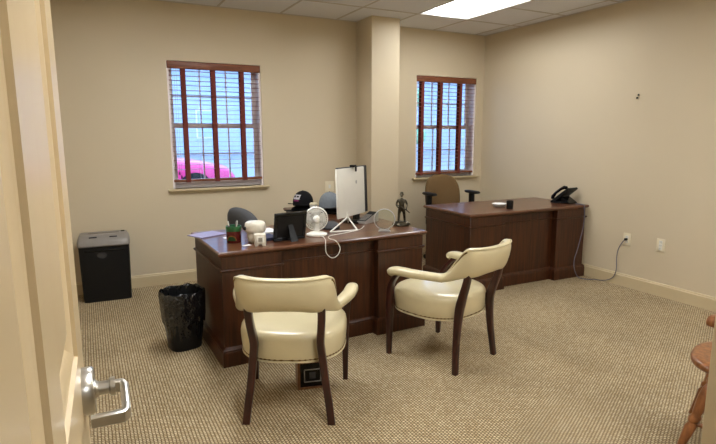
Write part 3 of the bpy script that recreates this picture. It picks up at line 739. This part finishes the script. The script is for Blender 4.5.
# soldier statuette
st = thing('statuette', 'pewter statuette of a standing figure at the right end of the desk', 'statuette', (2.178, 3.455, ZT), R(150))
b = B(); rr = []
for k, (r, z) in enumerate(((.064, 0), (.068, .006), (.066, .016), (.056, .026), (.045, .032))):
    rr.append([Vector((x*(1+.10*math.sin(i*1.3+k)), y*.8*(1+.10*math.cos(i*.9+k)), z+(.004*math.sin(i*2.1) if k > 1 else 0))) for i, (x, y) in enumerate(sup(r, r, 2.3, 28))])
loft(b, rr); obj('base', b, BRONZE, st)
me = bpy.data.meshes.new('figure')
V = [(0, 0, .135, .016), (0, -.001, .165, .019), (0, -.002, .195, .021), (0, 0, .212, .010), (0, .002, .225, .0085),
     (.017, 0, .125, .0145), (.021, .010, .08, .011), (.024, .002, .04, .009), (.025, .018, .032, .007),
     (-.017, 0, .125, .0145), (-.022, -.004, .08, .011), (-.026, -.012, .04, .009), (-.027, .006, .032, .007),
     (.030, -.002, .200, .010), (.042, .002, .168, .0085), (.030, .022, .148, .007), (.016, .030, .15, .006),
     (-.030, -.002, .200, .010), (-.043, .0, .166, .0085), (-.036, .018, .138, .007), (-.034, .026, .128, .006)]
E = [(0, 1), (1, 2), (2, 3), (3, 4), (0, 5), (5, 6), (6, 7), (7, 8), (0, 9), (9, 10), (10, 11), (11, 12), (2, 13), (13, 14), (14, 15), (15, 16), (2, 17), (17, 18), (18, 19), (19, 20)]
me.from_pydata([v[:3] for v in V], E, []); me.materials.append(BRONZE)
fo = bpy.data.objects.new('figure', me); C.objects.link(fo); fo.parent = st
sk = fo.modifiers.new('skin', 'SKIN'); sk.use_smooth_shade = True; ss = fo.modifiers.new('sub', 'SUBSURF'); ss.levels = ss.render_levels = 2
for i, v in enumerate(V): me.skin_vertices[0].data[i].radius = (v[3], v[3])
me.skin_vertices[0].data[0].use_root = True
b = B(); lathe(b, [(0, -.016), (.008, -.014), (.0125, -.004), (.0135, .006), (.010, .015), (0, .019)], 18, (0, .004, .243), cap=False)
lathe(b, [(.0015, -.003), (.004, -.0035), (.002, -.006)], 8, (0, .018, .240))
obj('head', b, BRONZE, st)
b = B(); lathe(b, [(.0185, .243), (.0175, .246), (.0135, .25), (.0125, .26), (.008, .267), (0, .269)], 20, (0, .003, 0), cap=False); obj('helmet', b, BRONZE, st)
b = B(); tube(b, [(.02, .034, .16), (-.04, .026, .125), (-.062, .018, .105)], .0042, 8); tube(b, [(.02, .034, .16), (.045, .038, .178)], .0026, 8); obj('rifle', b, BRONZE, st)
b = B(); box(b, -.02, .02, -.034, -.014, .158, .205, .005); obj('backpack', b, BRONZE, st)

# ------------------------------------------------------------------ caps and cup on the side unit
def cap(name, label, loc, rz, cloth, patch, sc=1., flat=1.):
    t = thing(name, label, 'cap', loc, rz)
    t.scale = (sc, sc, sc*flat)
    b = B(); rr = []
    for k in range(9):
        a = k/8*PI/2*.985; r = .088*math.cos(a); z = .022+.108*math.sin(a)**.92
        rr.append([Vector((x*(1+.0), y*1.08, z)) for x, y in sup(r, r, 2.1, 36)])
    rr.insert(0, [Vector((x, y*1.08, 0)) for x, y in sup(.088, .088, 2.1, 36)])
    loft(b, rr); c_ = obj('crown', b, cloth, t, sharp=60)
    b = B(); lathe(b, [(.007, .126), (.006, .132), (0, .134)], 12, cap=False); obj('button', b, cloth, c_)
    # brim, front = +Y
    b = B(); top = []; n = 20; rows_ = []
    for i in range(n+1):
        a = PI*i/n; inner = Vector((.088*math.cos(a), .088*1.08*math.sin(a)*.98, .012))
        outer = Vector((.094*math.cos(a), .092*1.0*math.sin(a)+.078*math.sin(a)**.8, .012))
        row = []
        for s_ in (0, .35, .7, 1):
            p = inner.lerp(outer, s_); p.z = .014 - 3.2*p.x*p.x*s_ - .006*s_ + .026*s_
            p.z = max(p.z, .002)
            row.append(p)
        rows_.append(row)
    vr = [[b.verts.new(p) for p in r] for r in rows_]
    for a_, c2 in zip(vr, vr[1:]):
        for j in range(3): b.faces.new((a_[j], a_[j+1], c2[j+1], c2[j]))
    br_ = obj('brim', b, cloth, t, sharp=70); md_ = br_.modifiers.new('thick', 'SOLIDIFY'); md_.thickness = .003; md_.offset = 1
    if patch:
        def on(u, z, off):    # point on crown front: u sideways, z height
            k = min(.999, max(0, (z-.022)/.108)); a = math.asin(k**(1/.92)); r = .088*math.cos(a)+off; th = PI/2+u/max(r, .03)
            return Vector((r*math.cos(th), r*1.08*math.sin(th), z))
        def patch_mesh(u0, u1, z0, z1, off):
            b_ = B(); g = [[b_.verts.new(on(u0+(u1-u0)*i/8, z0+(z1-z0)*j/6, off)) for i in range(9)] for j in range(7)]
            for j in range(6):
                for i in range(8): b_.faces.new((g[j][i], g[j][i+1], g[j+1][i+1], g[j+1][i]))
            bmesh.ops.solidify(b_, geom=b_.faces[:], thickness=.001); return b_
        pa = obj('logo_patch', patch_mesh(-.036, .036, .060, .100, .0035), WTHR, c_)
        for u0, u1, z0, z1 in ((-.028, -.008, .076, .092), (.004, .026, .078, .090)):
            obj('logo_stroke', patch_mesh(u0, u1, z0, z1, .005), BFAB, pa)
        obj('logo_bar', patch_mesh(-.03, .03, .044, .056, .0035), MAG, c_)
    return t
cap('baseball_cap', 'black baseball cap with a white and magenta logo on the side unit', (1.80, 4.60, ZT+.053), R(116), BFAB, True, 1.05)
cap('baseball_cap', 'plain black baseball cap lying flat under the cap with the logo', (1.79, 4.61, ZT), R(100), BFAB, False, 1.08, .35)
cap('baseball_cap', 'grey baseball cap on the side unit behind the desk fan', (1.955, 4.33, ZT+.055), R(200), GFAB, False, 1.08)
cap('baseball_cap', 'black cap flattened under the grey cap', (1.975, 4.335, ZT), R(215), BFAB, False, 1.0, .4)
cu = thing('paper_cup', 'white paper cup with a tan lid in front of the black caps', 'cup', (1.81, 4.37, ZT), 0); cu.scale = (1, 1, .95)
b = B(); lathe(b, [(0, 0), (.026, 0), (.034, .092), (.0, .092)], 28, cap=False); obj('cup_body', b, WPLAST, cu)
b = B(); lathe(b, [(.036, .088), (.0365, .096), (.031, .099), (.030, .105), (0, .106)], 28, cap=False); obj('cup_lid', b, IVORY, cu)

# ------------------------------------------------------------------ things on the right desk
dk = thing('bowl', 'small white bowl on the desk by the right wall', 'bowl', (3.625, 3.93, ZT))
b = B(); lathe(b, [(0, 0), (.045, 0), (.05, .004), (.074, .026), (.078, .032), (.074, .033), (.048, .012), (0, .010)], 36, cap=False); obj('bowl_body', b, WPLAST, dk)
b = B(); lathe(b, [(0, .010), (.05, .014), (.066, .026), (.04, .038), (0, .042)], 28, cap=False); obj('contents', b, PAPERM, dk)
cu2 = B(); lathe(cu2, [(0, 0), (.030, 0), (.031, .004), (.033, .075), (.032, .08), (.028, .08), (.027, .008), (0, .006)], 28, cap=False)
o = obj('cup', cu2, BLACKP); o.location = (3.603, 3.765, ZT); tag(o, 'black cylindrical cup beside the white bowl', 'cup')
ph = thing('telephone', 'black office telephone on the right desk by the wall', 'telephone', (4.425, 3.845, ZT), R(8))
# local: sitter side = +Y (low edge), high edge towards -Y
b = B(); prism(b, [(.10, 0), (.10, .016), (-.085, .165), (-.10, .165), (-.105, .15), (.06, .01), (-.02, .0)], 'x', -.085, .085, .004); body = obj('face_plate', b, BLACKP, ph)
b = B(); prism(b, [(-.01, .0), (-.115, 0), (-.115, .012), (-.02, .07)], 'x', -.07, .07, .003); obj('stand', b, GLOSSK, ph)
ang = math.atan2(.149, -.185)
Mp = Matrix.Translation((0, .0085, .0915)) @ Matrix.Rotation(-math.atan2(.149, .185), 4, 'X')
b = B(); box(b, -.01, .075, -.105, -.055, .0, .005, .002, 1, Mp); obj('screen', b, GREYPAN, ph)
b = B()
for i in range(3):
    for j in range(4): box(b, .0+.024*i, .018+.024*i, -.03+.022*j, -.015+.022*j, .0, .005, .001, 1, Mp)
obj('keypad', b, GREYP, ph)
b = B(); pts = [Mp @ Vector(p) for p in ((-.056, -.105, .012), (-.056, -.085, .03), (-.056, -.04, .04), (-.056, .03, .04), (-.056, .078, .03), (-.056, .10, .012))]
tube(b, pts, [.017, .019, .014, .014, .019, .017], 14, 0)
hs_ = obj('handset', b, GLOSSK, ph)
b = B()
pts = []
for k in range(61):
    a = k/60; pts.append(Vector((-.075-.03*math.sin(PI*a), .08-.17*a, .016+.008*math.cos(k*1.6)+.0)) + Vector((.006*math.sin(k*1.6), 0, 0)))
tube(b, pts, .0022, 6); obj('handset_cord', b, BLACKP, ph)
b = B(); pts = [(4.46, 3.715, ZT+.008), (4.452, 3.65, ZT+.004), (4.447, 3.604, ZT+.002), (4.445, 3.594, .71), (4.452, 3.592, .60), (4.436, 3.592, .49), (4.382, 3.590, .31), (4.335, 3.585, .19), (4.335, 3.575, .10), (4.375, 3.562, .02), (4.40, 3.53, .005), (4.43, 3.48, .004), (4.49, 3.45, .004), (4.515, 3.40, .005), (4.522, 3.33, .025), (4.526, 3.27, .07), (4.528, 3.245, .15), (4.528, 3.252, .27), (4.522, 3.235, .36), (4.512, 3.195, .43), (4.517, 3.172, .462)]
tube(b, pts, .0042, 8, 5); ca = obj('phone_cable', b, CABLEG); tag(ca, 'grey cable running from the telephone down the desk to the wall outlet', 'cable')
b = B(); box(b, 4.512, 4.545, 3.163, 3.181, .452, .474, .003); obj('plug', b, BLACKP, ca)
def outlet(label, y, z, sockets, name='wall_outlet'):
    t = thing(name, label, 'outlet', (XR, y, z), 0, 'ivory plates on the right wall')
    b = B(); box(b, -.007, 0, -.04, .04, -.06, .06, .004); pl = obj('cover_plate', b, IVORY, t)
    for k in sockets:
        b = B(); box(b, -.0085, -.006, -.016, .016, k-.014, k+.014, .002); s_ = obj('socket', b, WPLAST, t)
        for dy in (-.006, .006):
            b = B(); box(b, -.0092, -.008, dy-.001, dy+.001, k-.004, k+.007); obj('slot', b, BLACKP, s_)
    return t
outlet('ivory wall outlet with the grey cable plugged in', 3.172, .462, (.022, -.022))
outlet('ivory wall plate with nothing plugged in, right of the cabled outlet', 2.838, .465, (.03, 0, -.03))
wp_ = thing('wall_plate', 'ivory switch plate on the back wall above the caps', 'switch plate', (2.395, YB, .885))
b = B(); box(b, -.055, .055, -.007, 0, -.06, .06, .004); obj('cover_plate', b, IVORY, wp_)
b = B(); box(b, -.012, .012, -.012, -.006, -.02, .02, .002); obj('toggle', b, WPLAST, wp_)
for (y, z, lab) in ((3.175, 1.809, 'small dark screw in the bare right wall, the upper of two'), (3.186, 1.784, 'small dark screw in the bare right wall, the lower of two')):
    b = B(); lathe(b, [(.004, 0), (.004, .010), (.009, .011), (.009, .014), (.005, .017), (0, .0172)], 14, M=Matrix.Translation((XR+.002, y, z)) @ Matrix.Rotation(-PI/2, 4, 'Y'))
    tag(obj('screw', b, BLACKP), lab, 'screw', 'screws left in the right wall')

# ------------------------------------------------------------------ dark-fronted box on the carpet
bx = thing('wooden_box', 'small wood-edged box with a dark glossy front on the carpet under the front armchair', 'box', (1.07, 2.635, 0), R(-14))
b = B()
for a in ((-.085, -.072, 0, .13, 0, .17), (.072, .085, 0, .13, 0, .17), (-.072, .072, 0, .13, .158, .17), (-.072, .072, 0, .13, 0, .012)): box(b, *a, .001, 1)
obj('case', b, BOXW, bx)
b = B(); box(b, -.072, .072, .008, .126, .012, .158); obj('front_panel', b, GLOSSK, bx)
b = B()
for a in ((-.05, .05, .003, .009, .04, .046), (-.05, .05, .003, .009, .114, .12), (-.05, -.044, .003, .009, .046, .114), (.044, .05, .003, .009, .046, .114)): box(b, *a, .002, 1)
obj('bezel', b, GREYP, bx)
b = B(); box(b, -.02, .018, .004, .009, .06, .10, .002); obj('badge', b, DARKG2, bx)

# ------------------------------------------------------------------ office chairs
def office_chair(label, loc, rz, cloth, bw, z0, z1, arm_z, arm_x, seat_z=.46, back_y=-.20, arm_y=.05, arm_w=.045, shape=2.4, lean=.12):
    t = thing('office_chair', label, 'chair', loc, rz)
    zc = (z0+z1)/2; hz_ = (z1-z0)/2
    b = B(); rr = []
    ol = sup(bw/2, hz_, shape, 48)
    def P(u, v, y): return Vector((u, y + back_y - lean*(v-0) + .9*u*u, zc+v))
    for s_, y in ((.55, -.052), (.88, -.045), (.97, -.03), (1, -.01), (1, .01), (.97, .026), (.88, .036), (.55, .044)):
        rr.append([P(u*s_, v*s_, y) for u, v in ol])
    loft(b, rr); obj('backrest', b, cloth, t, sharp=70)
    b = B(); rr = []
    for s_, z in ((.9, -.05), (1, -.035), (1, .0), (.93, .022), (.6, .03)):
        rr.append([Vector((x*s_, y*s_+.06, seat_z+z)) for x, y in sup(.25, .24, 3.2, 40)])
    loft(b, rr); obj('seat', b, cloth, t, sharp=70)
    b = B(); tube(b, [(0, -.03, seat_z-.06), (0, back_y-.02, seat_z-.05), (0, back_y-.06, seat_z+.05), (0, back_y-.04, zc)], .022, 10, 4); obj('back_support', b, BLACKP, t)
    for s_ in (-1, 1):
        b = B(); rr = [[Vector((s_*arm_x+x, y+arm_y, arm_z+z)) for x, y in sup(arm_w*q, .125*q, 3, 28)] for q, z in ((.85, -.028), (1, -.02), (1, -.008), (.85, 0))]
        loft(b, rr); ar = obj('armrest', b, BLACKP, t, sharp=60)
        b = B(); rr = [[Vector((s_*arm_x+x, arm_y-.01+y, z)) for x, y in sup(.024, .036, 4, 20)] for z in (seat_z-.04, seat_z+.1, arm_z-.02)]
        loft(b, rr); box(b, min(0, s_*arm_x), max(0, s_*arm_x), arm_y-.04, arm_y+.02, seat_z-.065, seat_z-.045); obj('arm_post', b, BLACKP, ar)
    b = B(); tube(b, [(0, .02, .10), (0, .02, .26)], .03, 16); tube(b, [(0, .02, .26), (0, .02, seat_z-.04)], .02, 16); obj('gas_column', b, BLACKP, t)
    b = B()
    for k in range(5):
        a = 2*PI*k/5+.3; tube(b, [(0, .02, .12), (.16*math.cos(a), .02+.16*math.sin(a), .10), (.28*math.cos(a), .02+.28*math.sin(a), .072)], [.03, .022, .016], 10)
    obj('star_base', b, BLACKP, t)
    for k in range(5):
        a = 2*PI*k/5+.3; b = B(); x, y = .28*math.cos(a), .02+.28*math.sin(a)
        for s_ in (-1, 1):
            n_ = Vector((-math.sin(a), math.cos(a), 0)); tube(b, [Vector((x, y, .027))+n_*s_*.006, Vector((x, y, .027))+n_*s_*.022], .027, 16)
        tube(b, [(x, y, .027), (x, y, .075)], .007, 8); obj('caster', b, BLACKP, t)
    return t
office_chair('dark grey mesh office chair behind the left desk', (1.315, 4.36, 0), R(-74), MESHG, .44, .47, .855, .665, .26, arm_y=.08)
office_chair('brown fabric office chair with black arms behind the right desk, below the window', (3.66, 4.80, 0), R(176), BROWNF, .455, .50, .995, .815, .285, seat_z=.5, back_y=-.17, arm_y=.05, shape=2.7)

# ------------------------------------------------------------------ wooden captain's chair at the right edge
wc_ = thing('wooden_chair', 'honey oak armchair with turned legs at the right edge', 'chair', (2.61, 1.115, 0), R(23))
b = B(); rr = []
for s_, z in ((.9, .405), (.98, .412), (1, .422), (1, .432), (.97, .442), (.9, .446), (.5, .438), (.2, .436)):
    rr.append([Vector((x*s_, y*s_*1.0+.03, z)) for x, y in sup(.225, .24, 2.6, 48)])
loft(b, rr); obj('seat', b, OAK, wc_, sharp=60)
turn = [(.0, .011), (.04, .012), (.10, .016), (.16, .020), (.18, .014), (.19, .020), (.205, .021), (.215, .015), (.23, .018), (.30, .024), (.34, .022), (.355, .016), (.365, .021), (.38, .022), (.40, .016), (.415, .014)]
legs = []
for sx, sy in ((-1, 1), (1, 1), (-1, -1), (1, -1)):
    top = Vector((sx*.15, sy*.15, .415)); bot = Vector((sx*.262, sy*.268, 0)); ax_ = (top-bot)
    b = B(); rings = [circ(bot + ax_*(z/.415), r*1.2, 16, (0, 0, 1)) for z, r in turn]; loft(b, rings); obj('leg', b, OAK, wc_, sharp=50); legs.append((bot, ax_))
for i, j in ((0, 2), (1, 3), (0, 1)):
    a_ = legs[i][0]+legs[i][1]*.42; c_ = legs[j][0]+legs[j][1]*.42
    b = B(); tube(b, [a_.lerp(c_, k) for k in (0, .3, .5, .7, 1)], [.009, .013, .017, .013, .009], 12); obj('stretcher', b, OAK, wc_)
b = B(); pts = [(-.15, .195, .645), (-.19, .10, .646), (-.225, 0, .648), (-.205, -.13, .650), (-.115, -.205, .654), (0, -.225, .656), (.115, -.205, .654), (.205, -.13, .650), (.225, 0, .648), (.19, .10, .646), (.15, .195, .645)]
pp = smooth_path(pts, 5); rr = []
for i, p in enumerate(pp):
    tt = (pp[min(i+1, len(pp)-1)]-pp[max(i-1, 0)]).normalized(); sd = Vector((tt.y, -tt.x, 0)).normalized(); k = abs(i/(len(pp)-1)-.5)*2
    wd = .034 + .008*(k > .9) ; rr.append([p+sd*a_*wd+Vector((0, 0, c_*.026)) for a_, c_ in sup(1, 1, 2.4, 18)])
loft(b, rr); ab = obj('arm_bow', b, OAK, wc_, sharp=60)
for k in range(9):
    a = R(180+180*k/8); tb = Vector((.218*math.cos(a), .005+.225*math.sin(a), .632)); bb_ = Vector((.185*math.cos(a), .18*math.sin(a), .435))
    b = B(); tube(b, [bb_.lerp(tb, q) for q in (0, .25, .5, .75, 1)], [.008, .011, .013, .011, .008], 10); obj('spindle', b, OAK, wc_)
for s_ in (-1, 1):
    b = B(); bb_ = Vector((s_*.165, .12, .435)); tb = Vector((s_*.192, .145, .63)); tube(b, [bb_.lerp(tb, q) for q in (0, .2, .35, .5, .7, .85, 1)], [.011, .016, .012, .018, .013, .016, .012], 12); obj('arm_post', b, OAK, wc_)

# ------------------------------------------------------------------ outside
GZ = .14
bm = B(); box(bm, -40, 60, YB+.6, 70, GZ-.2, GZ); struct('ground', bm, ASPH)
car = thing('parked_car', 'magenta car parked outside, seen through the left window blind', 'car', (.42, 10.6, GZ), R(2))
def car_section(x):
    pass
b = B(); rr = []
prof = [(-2.05, .32, .62, .70), (-2.0, .26, .78, .80), (-1.5, .22, .90, .86), (-.6, .20, .93, .88), (.6, .20, .93, .88), (1.4, .22, .86, .86), (1.95, .26, .74, .80), (2.08, .34, .60, .70)]
for x, z0, z1, hw in prof: rr.append([Vector((x, a_*hw, (z0+z1)/2+c_*(z1-z0)/2)) for a_, c_ in sup(1, 1, 4, 24)])
loft(b, rr); obj('body', b, CARP, car, sharp=50)
b = B(); rr = []
for z, x0, x1, hw in ((.88, -3.15, 1.05, .80), (1.15, -1.55, .55, .74), (1.36, -1.25, .15, .66), (1.42, -1.0, -.05, .58)):
    rr.append([Vector(((x0+x1)/2+a_*(x1-x0)/2, c_*hw, z)) for a_, c_ in sup(1, 1, 5, 28)])
loft(b, rr); obj('cabin_glass', b, CARG, car, sharp=50)
b = B(); rr = []
for z, x0, x1, hw in ((1.34, -1.28, .19, .68), (1.40, -1.1, .05, .63), (1.45, -.9, -.15, .5)):
    rr.append([Vector(((x0+x1)/2+a_*(x1-x0)/2, c_*hw, z)) for a_, c_ in sup(1, 1, 5, 28)])
loft(b, rr); obj('roof', b, CARP, car, sharp=50)
for x in (-1.3, 1.3):
    for y in (-.78, .78):
        b = B(); tube(b, [(x, y-.1, .32), (x, y+.1, .32)], .32, 28); wh = obj('wheel', b, TYRE, car)
        b = B(); tube(b, [(x, y-.105, .32), (x, y+.105, .32)], .19, 20); obj('hub_cap', b, SILV, wh)
bd = thing('house', 'pale sided house across the car park, seen through the blinds', 'house', (15, 34, GZ), R(-3))
b = B(); box(b, -21, 21, 0, 9, 0, 5.8)
for k in range(29): box(b, -21, 21, -.03, 0, .2*k, .2*k+.17)
wl = obj('wall', b, SIDING, bd)
b = B(); prism(b, [(-.8, 5.8), (9.8, 5.8), (4.5, 8.2)], 'x', -21.6, 21.6); obj('roof', b, ROOFM, bd)
for k in range(8):
    x = -18+5*k; b = B(); box(b, x-.65, x+.65, -.09, 0, 1.1, 2.9); fw = obj('window', b, WHITEP, bd)
    b = B(); box(b, x-.55, x+.55, -.11, -.08, 1.2, 2.8); obj('pane', b, DARKG, fw)
def tree(label, x, y, h, r, seed):
    rnd = random.Random(seed); t = thing('tree', label, 'tree', (x, y, GZ), 0, 'trees outside the windows')
    b = B(); tube(b, [(0, 0, 0), (.05, 0, h*.35), (0, .05, h*.6)], [.16, .12, .07], 10); obj('trunk', b, BARK, t)
    b = B()
    for k in range(26):
        a = rnd.uniform(0, 2*PI); rr_ = rnd.uniform(0, r*.75); z = h*.58+rnd.uniform(-.34, .36)*h; q = rnd.uniform(.28, .5)*r
        ret = bmesh.ops.create_icosphere(b, subdivisions=3, radius=q, matrix=Matrix.Translation((rr_*math.cos(a), rr_*math.sin(a), z)))
        for v in ret['verts']:
            v.co += Vector((rnd.uniform(-1, 1), rnd.uniform(-1, 1), rnd.uniform(-1, 1)))*q*.09
    obj('crown', b, LEAF, t)
tree('pale green tree outside, seen through the right window', 15.6, 25, 4.4, 1.5, 2)
